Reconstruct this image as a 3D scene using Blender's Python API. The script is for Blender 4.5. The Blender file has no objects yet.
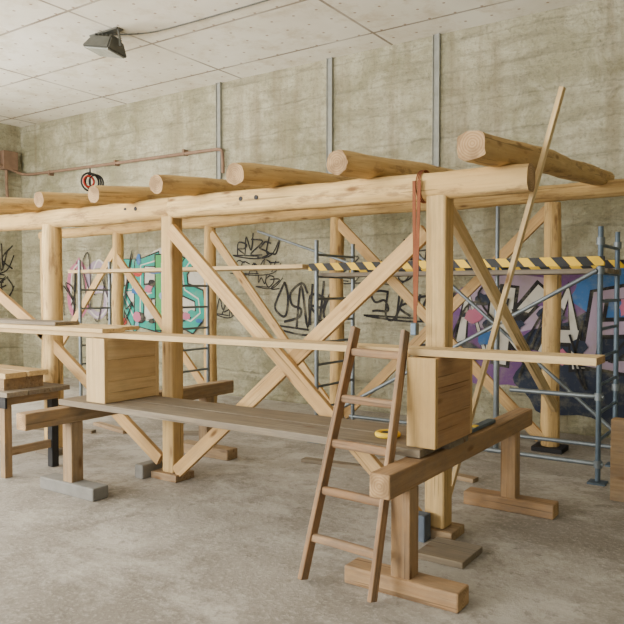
import bpy, bmesh, math, random
from mathutils import Vector, Matrix, noise
random.seed(7)
C=bpy.context.scene.collection
# ---------------------------------------------------------------- node helpers
class NT:
    def __init__(s,name,rough=0.8,metal=0.0):
        s.m=bpy.data.materials.new(name); s.m.use_nodes=True
        s.t=s.m.node_tree; s.b=s.t.nodes['Principled BSDF']
        s.b.inputs['Roughness'].default_value=rough; s.b.inputs['Metallic'].default_value=metal
        s.b.inputs['Specular IOR Level'].default_value=.25
    def n(s,ty,**k):
        x=s.t.nodes.new(ty)
        for a,b in k.items(): setattr(x,a,b)
        return x
    def put(s,sock,v):
        if isinstance(v,bpy.types.NodeSocket): s.t.links.new(v,sock)
        elif v is not None: sock.default_value=v
    def math(s,op,a,b=None,c=None):
        x=s.n('ShaderNodeMath',operation=op); s.put(x.inputs[0],a)
        if b is not None: s.put(x.inputs[1],b)
        if c is not None: s.put(x.inputs[2],c)
        return x.outputs[0]
    def coord(s,scale=(1,1,1),rnd=False):
        tc=s.n('ShaderNodeTexCoord'); mp=s.n('ShaderNodeMapping'); mp.inputs['Scale'].default_value=scale
        s.t.links.new(tc.outputs['Object'],mp.inputs['Vector'])
        if rnd:
            oi=s.n('ShaderNodeObjectInfo'); s.put(mp.inputs['Location'],s.math('MULTIPLY',oi.outputs['Random'],37.0))
        return mp.outputs[0]
    def noise(s,vec,scale,detail=4,rough=.55,dist=0.):
        x=s.n('ShaderNodeTexNoise'); s.put(x.inputs['Vector'],vec); x.inputs['Scale'].default_value=scale
        x.inputs['Detail'].default_value=detail; x.inputs['Roughness'].default_value=rough; x.inputs['Distortion'].default_value=dist
        return x.outputs['Fac']
    def ramp(s,f,*st):
        x=s.n('ShaderNodeValToRGB'); s.put(x.inputs[0],f); e=x.color_ramp.elements
        while len(e)<len(st): e.new(.5)
        for i,(p,c) in enumerate(st):
            e[i].position=p; e[i].color=(c if len(c)==4 else (*c,1)) if not isinstance(c,(int,float)) else (c,c,c,1)
        return x.outputs[0]
    def mix(s,f,a,b,bt='MIX'):
        x=s.n('ShaderNodeMix',data_type='RGBA',blend_type=bt)
        s.put(x.inputs[0],f)
        for k,v in ((6,a),(7,b)):
            if isinstance(v,tuple): v=(*v,1) if len(v)==3 else v
            s.put(x.inputs[k],v)
        return x.outputs[2]
    def bump(s,h,st=.3,d=.01):
        x=s.n('ShaderNodeBump'); x.inputs['Strength'].default_value=st; x.inputs['Distance'].default_value=d
        s.put(x.inputs['Height'],h); s.t.links.new(x.outputs[0],s.b.inputs['Normal'])
    def col(s,c):
        if isinstance(c,tuple): c=(*c,1)
        s.put(s.b.inputs['Base Color'],c); return s.m

def plain(name,c,rough=.6,metal=0.,var=.15):
    k=NT(name,rough,metal)
    f=k.noise(k.coord(rnd=True),9,4)
    return k.col(k.mix(k.ramp(f,(.3,0.),(.7,1.)),tuple(x*(1-var) for x in c),tuple(min(1,x*(1+var)) for x in c)))
def tone(c,s=.05,g=1.07):
    m=sum(c)/3; return tuple(min(.95,(x*(1-s)+m*s)*g*w) for x,w in zip(c,(1,1.03,.92)))
def wood(name,a,b,knot=(.16,.075,.025),gs=28,rough=.75,dirt=0.0,bark=0.0):
    a=tone(a); b=tone(b)
    k=NT(name,rough)
    g=k.noise(k.coord((1.2,gs,gs),True),1.6,5,.6)
    lo=k.noise(k.coord((.8,2.2,2.2),True),1.5,3)
    oi=k.n('ShaderNodeObjectInfo')
    c=k.mix(k.ramp(g,(.34,0.),(.68,1.)),a,b)
    c=k.mix(k.math('MULTIPLY',k.ramp(lo,(.42,0.),(.66,1.)),.65),c,tuple(x*y for x,y in zip(b,(.72,.64,.54))))
    v=k.n('ShaderNodeTexVoronoi'); k.put(v.inputs['Vector'],k.coord((2.3,7,7),True)); v.inputs['Scale'].default_value=1.0
    c=k.mix(k.ramp(v.outputs['Distance'],(.06,.9),(.16,0.)),c,knot)
    c=k.mix(k.math('MULTIPLY',oi.outputs['Random'],.40),c,tuple(x*y for x,y in zip(a,(.72,.67,.62))))
    cr=k.noise(k.coord((.7,34,34),True),1.3,3,.5)
    c=k.mix(k.ramp(cr,(.645,0.),(.67,.65)),c,tuple(x*.33 for x in a))
    if bark:
        d=k.noise(k.coord((2.2,9,9),True),1.6,6,.7)
        c=k.mix(k.math('MULTIPLY',k.ramp(d,(.53,0.),(.63,1.)),bark),c,(.22,.125,.06))
    if dirt:
        d=k.noise(k.coord((2,5,5),True),2.5,6,.7)
        c=k.mix(k.math('MULTIPLY',k.ramp(d,(.4,0.),(.65,1.)),dirt),c,(.14,.12,.10))
    k.bump(g,.3,.006)
    return k.col(c)
def endgrain(name,a,b):
    k=NT(name,.85)
    tc=k.coord((0.02,1,1),True)
    tc2=k.n('ShaderNodeTexCoord'); sp=k.n('ShaderNodeSeparateXYZ'); k.t.links.new(tc2.outputs['Object'],sp.inputs[0])
    r=k.math('SQRT',k.math('ADD',k.math('POWER',sp.outputs[1],2.),k.math('POWER',sp.outputs[2],2.)))
    r=k.math('ADD',k.math('MULTIPLY',r,420.),k.math('MULTIPLY',k.noise(tc,20,2),5.))
    s=k.math('MULTIPLY_ADD',k.math('SINE',r),.5,.5)
    c=k.mix(s,a,b)
    c=k.mix(k.math('MULTIPLY',k.ramp(k.noise(tc,9,4),(.42,0.),(.62,1.)),.7),c,tuple(x*.5 for x in b))
    return k.col(c)
LOGM=wood('peeled_log',(.53,.33,.135),(.78,.55,.27),bark=.6,dirt=.12)
LOGM2=wood('peeled_log_rear',(.42,.255,.10),(.64,.43,.19),bark=.5,dirt=.15)
ENDM=endgrain('log_end_grain',(.50,.34,.18),(.37,.23,.115))
SAWN=wood('sawn_pine',(.56,.38,.20),(.78,.58,.34),dirt=.2)
SAWNR=wood('sawn_pine_reddish',(.40,.215,.11),(.57,.35,.185),dirt=.25)
POSTM=wood('squared_post_pine',(.47,.30,.125),(.70,.48,.235),dirt=.18)
BRAC=wood('brace_board',(.47,.28,.12),(.67,.44,.22),dirt=.22)
OLD=wood('old_grey_plank',(.17,.135,.11),(.31,.26,.215),dirt=.5)
TRES=wood('trestle_wood',(.27,.17,.10),(.43,.30,.19),dirt=.5)
LADW=wood('ladder_wood',(.26,.145,.08),(.43,.27,.165),dirt=.6)
GREYB=plain('weathered_block',(.20,.195,.18),.9)
BLUEB=plain('blue_grey_block',(.10,.125,.16),.8)
STEEL=plain('galvanised_steel',(.19,.22,.24),.45,.6)
BLUST=plain('blue_painted_steel',(.11,.15,.19),.5,.5)
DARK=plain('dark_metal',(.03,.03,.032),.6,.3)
RUST=plain('rusty_pipe_paint',(.21,.135,.09),.85)
CHAN=plain('grey_channel_steel',(.27,.275,.245),.85,0)
STRAP=plain('strap_webbing',(.22,.075,.035),.85)
RED=plain('red_plastic',(.36,.03,.02),.5)
YEL=plain('yellow_plastic',(.70,.48,.03),.5)
GLS=plain('lamp_glass',(.30,.31,.28),.15)
LAMPG=plain('lamp_housing',(.10,.10,.085),.6,.3)
WINF=plain('window_frame_paint',(.5,.5,.47),.6)
k=NT('hazard_stripes',.5)
tc=k.n('ShaderNodeTexCoord'); sp=k.n('ShaderNodeSeparateXYZ'); k.t.links.new(tc.outputs['Object'],sp.inputs[0])
f=k.math('FRACT',k.math('MULTIPLY',k.math('ADD',sp.outputs[0],k.math('MULTIPLY',sp.outputs[2],.9)),5.2))
HAZ=k.col(k.mix(k.math('GREATER_THAN',f,.5),(.75,.48,.02),(.012,.012,.012)))
# ---------------------------------------------------------------- room materials
def wallmat(name):
    k=NT(name,.95)
    o=k.coord(); big=k.noise(o,.55,5,.6,.3); mid=k.noise(o,2.6,7,.68,.4); fine=k.noise(o,24,5,.7)
    hz=k.noise(k.coord((.8,.8,4.2)),1.8,6,.65,.5)
    st=k.noise(k.coord((2.6,2.6,.2)),1.6,5,.6)
    c=k.mix(k.ramp(big,(.40,0.),(.60,1.)),(.285,.272,.17),(.42,.395,.275))
    c=k.mix(k.math('MULTIPLY',k.ramp(mid,(.46,0.),(.62,1.)),.6),c,(.54,.515,.385))
    c=k.mix(k.math('MULTIPLY',k.ramp(hz,(.48,0.),(.64,1.)),.5),c,(.20,.185,.12))
    c=k.mix(k.math('MULTIPLY',k.ramp(st,(.50,0.),(.66,1.)),.5),c,(.195,.155,.09))
    c=k.mix(k.math('MULTIPLY',k.ramp(fine,(.50,0.),(.70,1.)),.5),c,(.14,.13,.09))
    sp=k.n('ShaderNodeSeparateXYZ'); k.t.links.new(o,sp.inputs[0])
    z=k.math('ADD',sp.outputs[2],k.math('MULTIPLY',mid,.12))
    fr=k.math('FRACT',k.math('MULTIPLY',z,2.6))
    ln=k.ramp(fr,(.0,1.),(.07,0.))
    c=k.mix(k.math('MULTIPLY',k.math('MULTIPLY',ln,mid),.45),c,(.13,.12,.08))
    h=k.math('ADD',k.math('MULTIPLY',mid,1.2),k.math('MULTIPLY',fine,.5)); h=k.math('SUBTRACT',h,k.math('MULTIPLY',ln,.3)); h=k.math('ADD',h,hz)
    k.bump(h,1.,.045)
    return k.col(c)
WALLM=wallmat('rough_plaster_wall')
k=NT('concrete_floor',.85)
o=k.coord(); a=k.noise(o,.45,6,.6,.3); b=k.noise(o,2.6,9,.75,.2); fi=k.noise(o,38,4,.75); c2=k.noise(k.coord((1,1.5,1)),.9,9,.75,.3); sp_=k.noise(o,11,5,.75)
c=k.mix(k.ramp(a,(.40,0.),(.60,1.)),(.23,.208,.178),(.37,.345,.305))
c=k.mix(k.math('MULTIPLY',k.ramp(c2,(.47,0.),(.58,1.)),.65),c,(.50,.475,.43))
c=k.mix(k.math('MULTIPLY',k.ramp(b,(.51,0.),(.62,1.)),.55),c,(.175,.155,.13))
c=k.mix(k.math('MULTIPLY',k.ramp(sp_,(.55,0.),(.66,1.)),.5),c,(.14,.125,.105))
c=k.mix(k.math('MULTIPLY',k.ramp(fi,(.52,0.),(.66,1.)),.45),c,(.52,.49,.44))
k.bump(k.math('ADD',b,k.math('MULTIPLY',fi,.3)),.6,.02)
FLOORM=k.col(c)
k=NT('ceiling_panels',.9)
o=k.coord(); sp=k.n('ShaderNodeSeparateXYZ'); k.t.links.new(o,sp.inputs[0])
def line(ax,per,off,w):
    f=k.math('FRACT',k.math('DIVIDE',k.math('ADD',ax,off),per)); d=k.math('MINIMUM',f,k.math('SUBTRACT',1.,f))
    return k.math('LESS_THAN',k.math('MULTIPLY',d,per),w)
def dist(ax,per,off):
    f=k.math('FRACT',k.math('DIVIDE',k.math('ADD',ax,off),per)); return k.math('MULTIPLY',k.math('SUBTRACT',f,.5),per)
n1=k.noise(o,.5,5,.6); n2=k.noise(o,2.6,7,.7); n3=k.noise(o,1.2,3,.5)
sx=line(sp.outputs[0],2.5,100.6,.018); sy=line(sp.outputs[1],1.25,100.75,.018)
seam=k.math('MAXIMUM',sx,sy)
dx=dist(sp.outputs[0],.3125,100.); dy=dist(sp.outputs[1],.3125,100.)
dot=k.math('LESS_THAN',k.math('ADD',k.math('MULTIPLY',dx,dx),k.math('MULTIPLY',dy,dy)),.0003)
c=k.mix(k.ramp(n1,(.35,0.),(.65,1.)),(.76,.72,.61),(.92,.90,.82))
c=k.mix(k.math('MULTIPLY',k.ramp(n2,(.50,0.),(.66,1.)),.55),c,(.58,.50,.34))
c=k.mix(k.math('MULTIPLY',seam,k.ramp(n3,(.35,.4),(.6,.85))),c,(.18,.13,.08)); c=k.mix(k.math('MULTIPLY',dot,.75),c,(.28,.16,.08))
k.bump(n2,.15,.01); CEILM=k.col(c)
# ---------------------------------------------------------------- mesh helpers
def finish(bm,name,mats,parent=None,mw=None):
    me=bpy.data.meshes.new(name); bm.to_mesh(me); bm.free()
    for m in mats: me.materials.append(m)
    ob=bpy.data.objects.new(name,me); C.objects.link(ob)
    if mw is not None: ob.matrix_world=mw
    if parent: ob.parent=parent
    return ob
def empty(name):
    e=bpy.data.objects.new(name,None); e.empty_display_size=.2; C.objects.link(e); return e
def orient(p0,p1,up=(0,0,1)):
    p0=Vector(p0);p1=Vector(p1); x=(p1-p0).normalized(); u=Vector(up)
    if abs(x.dot(u))>.98: u=Vector((0,1,0))
    y=u.cross(x).normalized(); z=x.cross(y)
    M=Matrix((x,y,z)).transposed().to_4x4(); M.translation=(p0+p1)/2
    return M,(p1-p0).length
def beam(name,p0,p1,w,h,mat,parent=None,end=None,bev=.006,up=(0,0,1)):
    M,L=orient(p0,p1,up); bm=bmesh.new(); bmesh.ops.create_cube(bm,size=1)
    bmesh.ops.scale(bm,vec=(L,w,h),verts=bm.verts)
    if bev: bmesh.ops.bevel(bm,geom=bm.edges[:],offset=bev,segments=2,affect='EDGES',profile=.5)
    if end:
        for f in bm.faces:
            if abs(f.normal.x)>.9: f.material_index=1
    return finish(bm,name,[mat]+([end] if end else []),parent,M)
def box(name,lo,hi,mat,parent=None,bev=0,end=None,axis='X'):
    lo=Vector(lo);hi=Vector(hi);c=(lo+hi)/2
    if axis=='X': return beam(name,(lo.x,c.y,c.z),(hi.x,c.y,c.z),hi.y-lo.y,hi.z-lo.z,mat,parent,end,bev)
    if axis=='Z': return beam(name,(c.x,c.y,lo.z),(c.x,c.y,hi.z),hi.x-lo.x,hi.y-lo.y,mat,parent,end,bev)
    return beam(name,(c.x,lo.y,c.z),(c.x,hi.y,c.z),hi.x-lo.x,hi.z-lo.z,mat,parent,end,bev)
def log(name,p0,p1,r0,r1,parent=None,mat=None,sq=2.0,wob=.012,end=None,seed=None,rough=1.):
    M,L=orient(p0,p1); seed=random.random()*50 if seed is None else seed
    bm=bmesh.new(); n=32; S=max(6,int(L/.09)); rings=[]
    for i in range(S+1):
        t=i/S; x=(t-.5)*L; r=r0+(r1-r0)*t
        cy=wob*noise.noise(Vector((x*.9+seed,0,0)))*2; cz=wob*noise.noise(Vector((x*.9+seed,9,0)))*2
        if L<3: cy*=t*(1-t)*4; cz*=t*(1-t)*4
        ring=[]
        for j in range(n):
            a=2*math.pi*j/n; cs=math.cos(a); sn=math.sin(a)
            rr=r*(1+rough*(.10*noise.noise(Vector((x*1.5+seed,cs*1.4,sn*1.4)))+.06*noise.noise(Vector((x*5+seed,cs*2.6,sn*2.6)))))
            if i in(0,S): rr*=.955+.07*noise.noise(Vector((seed,cs*3,sn*3)))
            y=math.copysign(abs(cs)**(2/sq),cs)*rr; z=math.copysign(abs(sn)**(2/sq),sn)*rr
            ring.append(bm.verts.new((x,y+cy,z+cz)))
        rings.append(ring)
    for i in range(S):
        for j in range(n):
            f=bm.faces.new((rings[i][j],rings[i+1][j],rings[i+1][(j+1)%n],rings[i][(j+1)%n])); f.smooth=True
    for f in (bm.faces.new(rings[0]),bm.faces.new(rings[-1][::-1])):
        f.material_index=1
        for e in f.edges: e.smooth=False
    bmesh.ops.recalc_face_normals(bm,faces=bm.faces)
    return finish(bm,name,[mat or LOGM,end or ENDM],parent,M)
def tube(name,p0,p1,r,mat,parent=None,n=14,r2=None):
    M,L=orient(p0,p1); bm=bmesh.new()
    bmesh.ops.create_cone(bm,cap_ends=True,segments=n,radius1=r,radius2=r if r2 is None else r2,depth=L)
    bmesh.ops.rotate(bm,cent=(0,0,0),matrix=Matrix.Rotation(math.pi/2,3,'Y'),verts=bm.verts)
    for f in bm.faces: f.smooth=len(f.verts)==4
    for e in bm.edges:
        if any(len(f.verts)>4 for f in e.link_faces): e.smooth=False
    return finish(bm,name,[mat],parent,M)
def curve(name,pts,r,mat,parent=None,cyc=False):
    cu=bpy.data.curves.new(name,'CURVE'); cu.dimensions='3D'; s=cu.splines.new('NURBS'); s.points.add(len(pts)-1)
    for p,q in zip(s.points,pts): p.co=(*q,1)
    s.use_endpoint_u=not cyc; s.use_cyclic_u=cyc; s.order_u=3; cu.bevel_depth=r; cu.bevel_resolution=3; cu.resolution_u=8
    cu.materials.append(mat); ob=bpy.data.objects.new(name,cu); C.objects.link(ob)
    if parent: ob.parent=parent
    return ob
def torus(name,c,R,r,mat,parent=None,rot=None,tw=1):
    bm=bmesh.new(); N=32;n=10;V=[]
    for i in range(N):
        a=2*math.pi*i/N; V.append([bm.verts.new(((R+r*math.cos(b))*math.cos(a),(R+r*math.cos(b))*math.sin(a),tw*r*math.sin(b))) for b in [2*math.pi*j/n for j in range(n)]])
    for i in range(N):
        for j in range(n):
            f=bm.faces.new((V[i][j],V[(i+1)%N][j],V[(i+1)%N][(j+1)%n],V[i][(j+1)%n])); f.smooth=True
    M=Matrix.Translation(c)@(rot or Matrix.Identity(4))
    return finish(bm,name,[mat],parent,M)
# ---------------------------------------------------------------- room
XL,XR,YF,YB,H=-12.2,5.0,-4.0,8.0,4.72
box('floor',(XL-.2,YF-.2,-.2),(XR+.2,YB+.2,0),FLOORM)
box('ceiling',(XL-.2,YF-.2,H),(XR+.2,YB+.2,H+.2),CEILM)
box('wall_back',(XL-.2,YB,0),(XR+.2,YB+.2,H),WALLM)
box('wall_right',(XR,YF,0),(XR+.2,YB,H),WALLM)
zs,zl=1.1,3.7
def winwall(name,axis,fixed,lo,hi,wins):
    e=empty(name)
    def B(n,a,b,z0,z1):
        if axis=='x': box(n,(a,fixed-.2,z0),(b,fixed,z1),WALLM,e)
        else: box(n,(fixed-.2,a,z0),(fixed,b,z1),WALLM,e)
    B('sill_band',lo,hi,0,zs); B('lintel_band',lo,hi,zl,H)
    ed=[lo]+[q for w in wins for q in w]+[hi]
    for i in range(0,len(ed),2): B('pier_%d'%(i//2+1),ed[i],ed[i+1],zs,zl)
wid=[0]
def window(axis,fixed,a,b,power,col=(1,.965,.905),tilt=97):
    wid[0]+=1; w=empty('window_%d'%wid[0])
    def B(n,p,q,z0,z1,t):
        if axis=='x': box(n,(p,fixed-.1-t,z0),(q,fixed-.1+t,z1),WINF,w)
        else: box(n,(fixed-.1-t,p,z0),(fixed-.1+t,q,z1),WINF,w)
    for j in range(5):
        x=min(max(a+(b-a)*j/4,a+.03),b-.03); B('mullion_%d'%(j+1),x-.03,x+.03,zs,zl,.03)
    for j in range(4):
        z=min(max(zs+(zl-zs)*j/3,zs+.03),zl-.03); B('rail_%d'%(j+1),a+.02,b-.02,z-.025,z+.025,.025)
    L=bpy.data.lights.new('window_daylight','AREA'); L.shape='RECTANGLE'; L.size=b-a; L.size_y=zl-zs; L.energy=power; L.color=col
    o=bpy.data.objects.new('window_daylight_%d'%wid[0],L); C.objects.link(o)
    if axis=='x': o.location=((a+b)/2,fixed-.35,(zs+zl)/2); o.rotation_euler=(math.radians(tilt),0,0)
    else: o.location=(fixed-.35,(a+b)/2,(zs+zl)/2); o.rotation_euler=(math.radians(tilt),0,math.radians(-90))
fw=[(-11.2,-8.2),(-7.2,-4.2),(-3.2,-.2),(.8,3.8)]
winwall('wall_front','x',YF,XL-.2,XR+.2,fw)
for (a,b),p in zip(fw,(760,980,130,40)): window('x',YF,a,b,p)
lw=[(-2.6,.4),(1.6,4.6)]
winwall('wall_left','y',XL,YF,YB,lw)
for a,b in lw: window('y',XL,a,b,860,tilt=99)
W=bpy.data.worlds.new('World'); bpy.context.scene.world=W; W.use_nodes=True
W.node_tree.nodes['Background'].inputs[0].default_value=(.85,.92,1,1); W.node_tree.nodes['Background'].inputs[1].default_value=1.0
# ---------------------------------------------------------------- wall fittings
for X in (-7.12,-5.13,-3.58):
    e=empty('steel_wall_channel')
    box('web',(X-.045,YB-.03,2.55),(X+.045,YB,H),CHAN,e); box('flange_1',(X-.045,YB-.045,2.55),(X-.038,YB-.03,H),CHAN,e); box('flange_2',(X+.038,YB-.045,2.55),(X+.045,YB-.03,H),CHAN,e)
e=empty('wall_pipe')
curve('main_run',[(-12.1,7.3,3.95),(-12.08,7.6,3.9),(-12.06,7.9,3.8),(-11.9,7.93,3.78),(-11.7,7.93,3.77),(-9.5,7.93,3.74),(-7.2,7.93,3.72),(-7.05,7.93,3.71),(-7.0,7.93,3.66),(-7.0,7.93,3.35)],.026,RUST,e)
for x in (-11.2,-9.4,-7.8): box('clip',(x-.02,7.9,3.70),(x+.02,8,3.79),RUST,e)
e=empty('junction_box')
box('body',(-12.2,7.55,3.85),(-12.05,7.85,4.2),RUST,e,.01); curve('drop_pipe',[(-12.13,7.65,3.86),(-12.13,7.65,3.3),(-12.13,7.72,3.2),(-12.13,7.85,3.18)],.03,RUST,e)
box('small_box',(-12.2,7.2,3.9),(-12.08,7.4,4.12),RUST,e,.01)
e=empty('ceiling_floodlight')
bm=bmesh.new(); bmesh.ops.create_cube(bm,size=1); bmesh.ops.scale(bm,vec=(.50,.32,.16),verts=bm.verts)
for v in bm.verts:
    if v.co.z>0: v.co.x*=.72; v.co.y*=.65
bmesh.ops.bevel(bm,geom=bm.edges[:],offset=.015,segments=2,affect='EDGES')
T=Matrix.Translation((-6.86,5.66,4.56))@Matrix.Rotation(math.radians(14),4,'Y')@Matrix.Rotation(math.radians(-8),4,'X')
finish(bm,'housing',[LAMPG],e,T)
o=box('glass',(-.22,-.13,-.095),(.22,.13,-.078),GLS,e); o.matrix_world=T@o.matrix_world
for i in range(5):
    o=box('fin_%d'%i,(-.14+i*.07-.004,-.09,.07),(-.14+i*.07+.004,.09,.11),LAMPG,e); o.matrix_world=T@o.matrix_world
for s in (-1,1):
    tube('bracket_%d'%(s+2),(-6.86+s*.26,5.66,4.56-s*.06),(-6.86+s*.22,5.66,H-.01),.014,LAMPG,e)
box('bracket_plate',(-7.11,5.61,H-.02),(-6.61,5.71,H),LAMPG,e)
curve('ceiling_cable',[(-6.9,5.7,H-.012),(-6.6,5.9,H-.012),(-6.2,6.0,H-.012),(-4,6.0,H-.012),(-2,6.0,H-.012),(0,6.0,H-.012)],.008,LAMPG)
# ---------------------------------------------------------------- log frame
F=empty('log_timber_frame')
YP,YR=4.2,7.05
log('front_purlin_left',(-9.2,YP,2.30),(-4.25,YP,2.285),.080,.090,F,sq=2.3,seed=3)
log('front_purlin_right',(-4.25,YP,2.285),(-1.27,YP,2.27),.092,.086,F,sq=2.9,seed=3.6,wob=.006,rough=.7)
log('rear_purlin',(-10.2,YR,2.50),(-.6,YR,2.56),.075,.08,F,LOGM2)
for i,(x,r) in enumerate(zip((-9.3,-8.5,-7.7,-6.85,-6.1,-5.42,-4.69,-3.95,-3.18,-2.34,-1.43),(.075,.075,.075,.075,.070,.070,.073,.075,.083,.080,.082))):
    log('log_rafter_%d'%(i+1),(x,3.72 if i<10 else 3.66,2.40-(.012 if i<7 else 0)),(x+random.uniform(-.05,.05),7.35,2.69),r,r*.88,F,sq=2.0 if i<10 else 3.2)
for i,x in enumerate((-8.0,-5.91)):
    log('front_post_%d'%(i+1),(x,YP,.06),(x,YP,2.235),.086,.082,F,sq=2.6,wob=.006)
    box('post_pad_%d'%(i+1),(x-.17,YP-.1,0),(x+.13,YP+.12,.06),OLD,F,.006)
box('front_post_3',(-4.345,YP-.066,.06),(-4.215,YP+.066,2.22),POSTM,F,.014,ENDM,'Z')
box('front_post_4',(-1.925,YP-.07,.06),(-1.785,YP+.07,2.22),POSTM,F,.016,ENDM,'Z')
for i,x in ((3,-4.28),(4,-1.85)): box('post_pad_%d'%i,(x-.17,YP-.1,0),(x+.13,YP+.12,.06),TRES,F,.006)
for i,x in enumerate((-10.1,-8.32,-6.46,-4.43,-1.92)):
    log('rear_post_%d'%(i+1),(x,YR,.05),(x,YR,2.46),.088,.08,F,LOGM2 if i<4 else LOGM)
    box('rear_pad_%d'%(i+1),(x-.15,YR-.13,0),(x+.15,YR+.13,.05),DARK if i==4 else OLD,F,.006)
def br(n,p0,p1,w=.11,t=.045,m=None): return beam(n,p0,p1,t,w,m or BRAC,F,ENDM,.004)
br('front_brace_1',(-4.20,YP-.09,2.10),(-1.97,YP-.09,.12)); br('front_brace_2',(-1.93,YP-.04,1.98),(-4.2,YP-.04,.07))
br('front_brace_3',(-6.1,YP-.03,1.22),(-4.4,YP-.03,.15)); br('front_brace_4',(-7.95,YP-.03,2.15),(-6.0,YP-.03,1.16))
br('rear_brace_1',(-6.4,YR-.04,2.36),(-4.5,YR-.04,.2)); br('rear_brace_2',(-4.4,YR-.04,2.4),(-2.0,YR-.04,.12))
br('rear_brace_3',(-1.95,YR+.04,2.42),(-4.35,YR+.04,.1)); br('rear_brace_4',(-8.3,YR-.04,2.1),(-6.5,YR-.04,.25))
br('rear_brace_5',(-8.35,YR+.04,2.3),(-10.05,YR+.04,.4))
br('gable_brace',(-1.84,4.28,2.14),(-1.86,6.98,.45),m=SAWN)
for x in (-4.75,-4.62,-3.45,-3.3): tube('bolt_plug',(x,YP-.095,2.295),(x,YP-.078,2.295),.018,DARK,F)
box('packing_block_1',(-2.0,4.0,0),(-1.86,4.1,.17),BLUEB,F,bev=.008); box('packing_board',(-1.80,3.74,0),(-1.5,4.06,.04),OLD,F,bev=.005)
box('packing_block_2',(-4.56,4.02,.0),(-4.46,4.3,.12),GREYB,F,bev=.01)
# ---------------------------------------------------------------- sawhorses
def trestle(X,m,yl):
    e=empty('wooden_sawhorse')
    box('top_beam',(X-.058,3.0,.57),(X+.058,5.32,.695),m,e,.008,ENDM,'Y')
    for i,(y,lx) in enumerate(((yl,.33),(4.98,.33))):
        box('leg_%d'%i,(X-.055,y-.055,.09),(X+.055,y+.055,.57),m,e,.006,None,'Z')
        box('foot_%d'%i,(X-lx,y-.075,0),(X+lx,y+.075,.10),GREYB if X<-3 and i==0 else m,e,.01,ENDM if X>-3 else None)
    return e
trestle(-4.62,TRES,3.45); trestle(-1.638,wood('trestle_wood_red',(.32,.185,.10),(.46,.30,.18),dirt=.45),3.28)
e=empty('platform_planks')
box('plank_1',(-4.7,3.38,.70),(-1.60,3.655,.745),OLD,e,.004); box('plank_2',(-4.62,3.665,.70),(-1.55,3.94,.745),OLD,e,.004)
def crate(x0,x1,y0,y1,z0,z1,m,m2):
    e=empty('board_crate'); t=.032; n=3; h=(z1-z0)/n
    box('end_board_front',(x0,y0,z0),(x1,y0+t,z1),m,e,.004,None,'Z'); box('end_board_rear',(x0,y1-t,z0),(x1,y1,z1),m,e,.004,None,'Z')
    for i in range(n):
        for s,(a,b) in enumerate(((x0,x0+t),(x1-t,x1))):
            d=random.uniform(-.003,.003); box('side_board_%d_%d'%(s,i),(a+d,y0+t+.001,z0+h*i+.001),(b+d,y1-t-.001,z0+h*(i+1)-.001),m2,e,.0025,None,'Y')
    box('bottom_board',(x0+t+.001,y0+t,z0),(x1-t-.001,y1-t,z0+.02),m2,e,0)
crate(-4.41,-4.20,3.42,3.97,.747,1.235,SAWN,SAWN); crate(-1.70,-1.53,3.42,3.95,.747,1.235,POSTM,SAWNR)
beam('long_plank',(-7.3,3.56,1.256),(-.74,3.60,1.256),.2,.038,SAWN,None,ENDM,.003)
beam('narrow_batten',(-7.2,3.80,1.251),(-2.3,3.78,1.251),.08,.03,BRAC,None,ENDM,.003)
box('wide_board',(-7.4,3.42,1.278),(-4.22,3.64,1.308),SAWN,bev=.003); box('wide_board',(-7.3,3.66,1.278),(-4.35,3.90,1.308),SAWN,bev=.003)
box('wide_board',(-7.4,3.50,1.310),(-4.9,3.74,1.338),OLD,bev=.003)
e=empty('tall_support_trestle')
box('top_beam',(-7.22,3.2,1.13),(-7.1,4.0,1.234),TRES,e,.006,None,'Y')
for y in (3.3,3.9): box('leg',(-7.22,y-.05,0),(-7.1,y+.05,1.13),TRES,e,.006,None,'Z')
# ---------------------------------------------------------------- ladder (leans on the long plank edge)
e=empty('wooden_ladder')
Lf,Lt=Vector((-2.155,3.08,.02)),Vector((-2.045,3.46,1.385)); Rf,Rt=Vector((-1.705,3.05,.02)),Vector((-1.728,3.46,1.375))
beam('rail_left',Lf,Lt,.070,.030,LADW,e,None,.006,up=(1,0,0)); beam('rail_right',Rf,Rt,.070,.026,LADW,e,None,.006,up=(1,0,0))
for i,t in enumerate((.16,.345,.53,.71,.90)):
    a=Lf.lerp(Lt,t)-Vector((.02,0,0)); b=Rf.lerp(Rt,t)+Vector((.010,0,0))
    log('rung_%d'%(i+1),a,b,.023,.023,e,LADW,sq=3,wob=.003,end=LADW)
# ---------------------------------------------------------------- leaning batten
beam('leaning_batten',(-1.985,4.6,.02),(-1.15,4.42,2.84),.028,.055,SAWN,None,ENDM,.003,up=(0,1,0))
# ---------------------------------------------------------------- strap
e=empty('ratchet_strap')
sx=-1.985
pts=[(sx+.02,YP+.108*math.cos(a),2.275+.108*math.sin(a)) for a in [math.radians(q) for q in range(0,360,30)]]
for dx_ in (-.012,0,.012): curve('loop',[(p[0]+dx_,p[1],p[2]) for p in pts],.004,STRAP,e,True)
beam('tail_1',(sx,YP-.115,2.3),(sx+.02,YP-.13,1.38),.022,.005,STRAP,e,None,0,up=(0,1,0))
beam('tail_2',(sx+.04,YP-.12,2.3),(sx+.03,YP-.14,1.5),.022,.005,STRAP,e,None,0,up=(0,1,0))
box('ratchet',(sx,YP-.16,1.31),(sx+.04,YP-.11,1.39),BLUST,e,.006)
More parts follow.
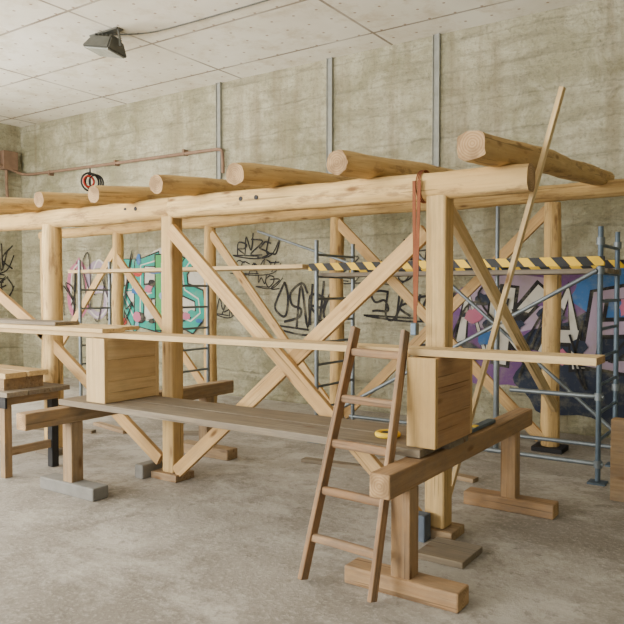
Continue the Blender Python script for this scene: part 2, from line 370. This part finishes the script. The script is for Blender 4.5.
# cable coil on rafters
e=empty('coiled_cable'); R90=Matrix.Rotation(math.radians(90),4,'X')@Matrix.Rotation(math.radians(75),4,'Y')
for i in range(3): torus('coil_%d'%i,(-5.46+.02*i,4.3+.02*i,2.62),.085-.008*i,.009,DARK,e,R90)
torus('red_grip',(-5.44,4.27,2.62),.05,.010,RED,e,R90); beam('tie',(-5.46,4.3,2.56),(-5.46,4.3,2.75),.015,.015,DARK,e)
e=empty('tape_measure'); torus('coil',(-1.90,3.58,.763),.06,.016,YEL,e,tw=1); tube('case',(-1.90,3.58,.747),(-1.90,3.58,.773),.04,DARK,e); beam('handle',(-1.87,3.53,.76),(-1.81,3.49,.755),.02,.02,YEL,e)
e=empty('spirit_level'); box('body',(-1.67,4.0,.699),(-1.615,4.6,.722),BLUST,e,.003,axis='Y'); box('vial',(-1.66,4.25,.721),(-1.625,4.31,.727),YEL,e,axis='Y')
# ---------------------------------------------------------------- scaffold
def frame(e,X,y0,y1,top,n,mat=STEEL):
    for y in (y0,y1):
        tube('standard',(X,y,.02),(X,y,top),.022,mat,e); box('base_plate',(X-.07,y-.07,0),(X+.07,y+.07,.015),mat,e)
    for i in range(n):
        z=.35+(top-.5)*i/(n-1); tube('rung',(X,y0,z),(X,y1,z),.014,mat,e)
S=empty('scaffold_tower')
frame(S,-4.06,6.06,6.8,2.12,8); frame(S,-1.26,6.06,6.75,2.12,8,BLUST)
box('hazard_toe_board',(-4.12,6.0,1.80),(-1.22,6.035,1.875),HAZ,S)
box('hazard_toe_board_rear',(-4.12,6.83,1.80),(-1.22,6.86,1.875),HAZ,S)
for y in (6.15,6.4): box('deck_board',(-4.1,y,1.74),(-1.22,y+.22,1.78),OLD,S)
for y,z in ((6.06,.16),(6.8,.16),(6.06,.72)): tube('ledger',(-4.1 if z<.5 else -2.0,y,z),(-1.22,y,z),.02,STEEL,S)
tube('diagonal_1',(-1.28,6.03,1.76),(-4.0,6.03,.25),.018,STEEL,S); tube('diagonal_2',(-1.28,6.83,.3),(-3.3,6.83,2.0),.018,STEEL,S)
tube('diagonal_3',(-5.37,6.72,2.32),(-3.9,6.72,1.85),.016,STEEL,S)
for z in (.16,.72,1.76,2.0):
    for y in (6.06,6.75): tube('coupler',(-1.26,y,z-.03),(-1.26,y,z+.03),.034,STEEL,S)
tube('prop_outer',(-2.35,6.70,.02),(-2.35,6.70,1.5),.028,STEEL,S); tube('prop_inner',(-2.35,6.70,1.5),(-2.35,6.70,2.42),.02,STEEL,S); box('prop_plate',(-2.42,6.63,0),(-2.28,6.77,.02),STEEL,S); tube('prop_collar',(-2.35,6.70,1.47),(-2.35,6.70,1.54),.04,RUST,S)
S=empty('scaffold_tower'); frame(S,-7.85,6.0,6.5,2.0,7); frame(S,-6.0,6.0,6.5,1.8,6)
for y in (6.0,6.24): box('deck_board',(-8.1,y,1.83),(-4.2,y+.22,1.87),SAWN,S)
box('upright_timber_offcut',(-1.08,5.62,0),(-.93,5.74,.62),TRES,bev=.006)
# ---------------------------------------------------------------- left workbench
e=empty('workbench')
for i,y in enumerate((3.35,3.56,3.77)): box('top_board_%d'%i,(-6.9,y,.70),(-5.35,y+.2,.74),OLD,e,.003)
for x in (-5.48,-6.75):
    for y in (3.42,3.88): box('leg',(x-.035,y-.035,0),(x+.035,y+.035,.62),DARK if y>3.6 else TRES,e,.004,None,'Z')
    box('leg_head',(x-.035,3.38,.62),(x+.035,3.92,.70),TRES,e,.004,None,'Y'); box('leg_tie',(x-.02,3.45,.18),(x+.02,3.85,.25),TRES,e,.003,None,'Y')
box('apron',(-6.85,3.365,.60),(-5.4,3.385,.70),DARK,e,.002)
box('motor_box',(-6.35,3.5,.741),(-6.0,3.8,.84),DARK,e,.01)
for i,y in enumerate((3.4,3.62)): box('stock_%d'%i,(-6.95,y,.845),(-5.45,y+.2,.89),SAWN,e,.003)
box('riser',(-5.6,3.42,.74),(-5.5,3.80,.845),TRES,e)
for (x,y,a,l) in ((-6.8,4.9,.3,.9),(-6.4,5.3,-.2,.7),(-5.4,5.6,.5,.6),(-3.2,5.35,.1,1.0),(-2.6,5.6,-.15,1.0)):
    dx_,dy_=math.cos(a)*l/2,math.sin(a)*l/2
    beam('timber_offcut',(x-dx_,y-dy_,.0175),(x+dx_,y+dy_,.0175),.09,.035,random.choice([SAWN,OLD,TRES]),None,None,.003)
# ---------------------------------------------------------------- graffiti (paint on wall)
G={'S':[[(1,.9),(.5,1),(.05,.8),(.15,.55),(.85,.45),(.95,.2),(.5,0),(0,.1)]],'E':[[(.95,1),(.1,.95),(.05,.02),(1,0)],[(.1,.5),(.8,.52)]],
'N':[[(.05,0),(.1,1),(.85,.05),(.95,1)]],'K':[[(.1,0),(.1,1)],[(.95,1),(.15,.45),(1,0)]],'R':[[(.08,0),(.1,1),(.8,.95),(.85,.6),(.15,.5),(1,0)]],
'A':[[(0,0),(.5,1),(1,0)],[(.2,.38),(.8,.38)]],'O':[[(.5,1),(.05,.75),(.05,.25),(.5,0),(.95,.25),(.95,.75),(.5,1)]],'T':[[(0,.95),(1,1)],[(.5,1),(.45,0)]],'W':[[(0,1),(.25,0),(.5,.7),(.75,0),(1,1)]],'U':[[(0,1),(.05,.2),(.5,0),(.95,.2),(1,1)]],'Z':[[(0,1),(1,.95),(0,.05),(1,0)]]}
def smooth(p,k=5):
    if len(p)<3: return p
    out=[]; q=[p[0]]+list(p)+[p[-1]]
    for i in range(1,len(q)-2):
        for j in range(k):
            t=j/k; a,b,c,d=q[i-1],q[i],q[i+1],q[i+2]
            out.append(tuple(.5*((2*b[m])+(-a[m]+c[m])*t+(2*a[m]-5*b[m]+4*c[m]-d[m])*t*t+(-a[m]+3*b[m]-3*c[m]+d[m])*t**3) for m in (0,1)))
    out.append(p[-1]); return out
class Mural:
    def __init__(s,name,wall='back'): s.bm=bmesh.new(); s.mats=[]; s.name=name; s.off=.004; s.wall=wall
    def mi(s,m):
        if m not in s.mats: s.mats.append(m)
        return s.mats.index(m)
    def P(s,u,v): return (u,YB-s.off,v) if s.wall=='back' else (XL+s.off,u,v)
    def poly(s,pts,m):
        s.off+=.0005; f=s.bm.faces.new([s.bm.verts.new(s.P(*p)) for p in pts]); f.material_index=s.mi(m)
    def stroke(s,pts,w,m,sm=True):
        s.off+=.0004; p=smooth(pts) if sm else list(pts); i_=s.mi(m); prev=None
        for i,q in enumerate(p):
            a=Vector(p[max(i-1,0)]);b=Vector(p[min(i+1,len(p)-1)]); d=(b-a)
            if d.length<1e-6: continue
            d.normalize(); nrm=Vector((-d.y,d.x))*w/2; c=Vector(q)
            if i==0: c=c-d*w*.35
            if i==len(p)-1: c=c+d*w*.35
            cur=(s.bm.verts.new(s.P(*(c+nrm))),s.bm.verts.new(s.P(*(c-nrm))))
            if prev: f=s.bm.faces.new((prev[0],cur[0],cur[1],prev[1])); f.material_index=i_
            prev=cur
    def glyph(s,ch,x,z,w,h,sw,m,sm=True,sh=0.,jit=0.):
        for st in G[ch]: s.stroke([(x+u*w+sh*v*h+random.uniform(-jit,jit)*w,z+v*h+random.uniform(-jit,jit)*h) for u,v in st],sw,m,sm)
    def done(s): return finish(s.bm,s.name,s.mats)
def paint(n,c):
    k=NT('paint_'+n,.9); f=k.noise(k.coord(),5,6,.7)
    return k.col(k.mix(k.math('MULTIPLY_ADD',k.ramp(f,(.5,0.),(.7,1.)),.45,.04),c,(.30,.28,.19)))
BK=paint('black',(.015,.015,.02)); WH=paint('white',(.58,.56,.50)); PK=paint('pink',(.46,.14,.23)); TL=paint('teal',(.015,.31,.25)); GR=paint('green',(.07,.36,.12)); BL=paint('blue',(.04,.14,.36)); PU=paint('purple',(.15,.07,.20)); RD=paint('red',(.40,.05,.04)); DB=paint('dark_blue',(.02,.03,.06)); MV=paint('mauve',(.36,.28,.38)); LB=paint('light_blue',(.22,.35,.46))
def blob(cx,cz,rx,rz,seed,n=40,j=.18):
    return [(cx+rx*math.cos(a)*(1+j*noise.noise(Vector((math.cos(a)*1.7+seed,math.sin(a)*1.7,0)))),cz+rz*math.sin(a)*(1+j*noise.noise(Vector((seed,math.cos(a)*2,math.sin(a)*2))))) for a in [2*math.pi*i/n for i in range(n)]]
m=Mural('graffiti_mural')
m.poly(blob(-8.55,1.6,1.08,.64,4,60,.4),WH)
for ch,x,c in (('O',-10.75,PK),('S',-10.2,MV)):
    m.glyph(ch,x,1.1,.48,1.0,.13,c,jit=.06); m.glyph(ch,x+.03,1.13,.45,.95,.03,WH,jit=.06)
for ch,x,c in (('R',-9.45,TL),('E',-8.95,TL),('K',-8.45,GR),('S',-7.95,TL)):
    m.glyph(ch,x,1.03,.46,1.06,.28,BK,False); m.glyph(ch,x,1.03,.46,1.06,.22,c,False); m.glyph(ch,x+.02,1.08,.42,.95,.025,WH,False,jit=.05)
for i in range(20): m.poly(blob(random.uniform(-9.5,-7.5),random.uniform(1,2.15),random.uniform(.04,.16),random.uniform(.03,.1),i,12,.5),random.choice([RD,BL,PK,TL,LB,BK]))
for i in range(6): m.stroke([(-10.9+i*.3+random.uniform(-.1,.35),random.uniform(1,2.3)) for _ in range(6)],.024,BK)
m.done()
m=Mural('graffiti_mural')
m.poly(blob(-2.2,1.12,1.36,.78,9,60,.35),PU); m.poly(blob(-1.5,.72,1.1,.62,12,60,.3),DB); m.poly(blob(-2.7,1.45,.7,.32,3,40,.4),MV); m.poly(blob(-1.4,1.55,.6,.3,6,40,.3),BL)
for ch,x,c in (('N',-3.3,WH),('K',-2.8,WH),('A',-2.3,WH),('E',-1.8,MV),('R',-1.25,LB),('A',-.6,WH)):
    m.glyph(ch,x,.78,.42,.8,.23,BK,False,.12); m.glyph(ch,x,.78,.42,.8,.14,c,False,.12)
for i in range(22): m.poly(blob(random.uniform(-3.2,-.8),random.uniform(.45,1.6),random.uniform(.05,.18),random.uniform(.03,.10),i+30,14,.5),random.choice([PU,BL,BK,DB,MV,PK]))
for i in range(5): m.stroke([(-3.3+i*.45+random.uniform(-.2,.4),random.uniform(.5,1.8)) for _ in range(4)],.026,BK)
m.done()
def tag(txt,x,z,w,h,sw,wall='back',sh=.15):
    t=Mural('graffiti_tag',wall)
    for ch in txt:
        t.glyph(ch,x,z+random.uniform(-.05,.05),w*1.3,h*random.uniform(.75,1.3),sw,BK,True,sh+random.uniform(-.15,.2),.13); x+=w
    t.stroke([(x+.1,z+h*.8),(x-w*.3,z-h*.1),(x-w*len(txt)*.5,z-h*.3),(x-w*len(txt)*1.1,z-h*.05),(x-w*len(txt)*.4,z-h*.15)],sw*.8,BK); t.done()
tag('RNZSU',-6.8,2.13,.14,.24,.026); tag('SEANOT',-6.85,1.86,.13,.15,.020)
tag('OSNRK',-6.1,1.12,.20,.50,.038); tag('SUKTEW',-4.5,1.28,.18,.26,.032); tag('NEO',-4.4,1.72,.14,.18,.022)
tag('KRTS',-4.05,2.0,.12,.2,.020); tag('WOZ',-6.4,1.66,.12,.14,.020); tag('SZE',-5.1,1.75,.14,.22,.022); tag('NAK',-7.2,1.25,.13,.24,.024)
tag('TUR',-3.9,.75,.14,.22,.024)
tag('SUNK',7.0,2.0,.18,.32,.032,'left'); tag('ZRKO',7.0,1.45,.18,.28,.032,'left'); tag('OSE',7.1,1.75,.15,.14,.025,'left')
# ---------------------------------------------------------------- camera
cd=bpy.data.cameras.new('Camera'); cam=bpy.data.objects.new('Camera',cd); C.objects.link(cam)
cam.location=(0,0,1.6); cam.rotation_euler=(math.radians(90-1.81),0,math.radians(34.2))
cd.sensor_width=36; cd.lens=40.2; cd.clip_start=.05
bpy.context.scene.camera=cam
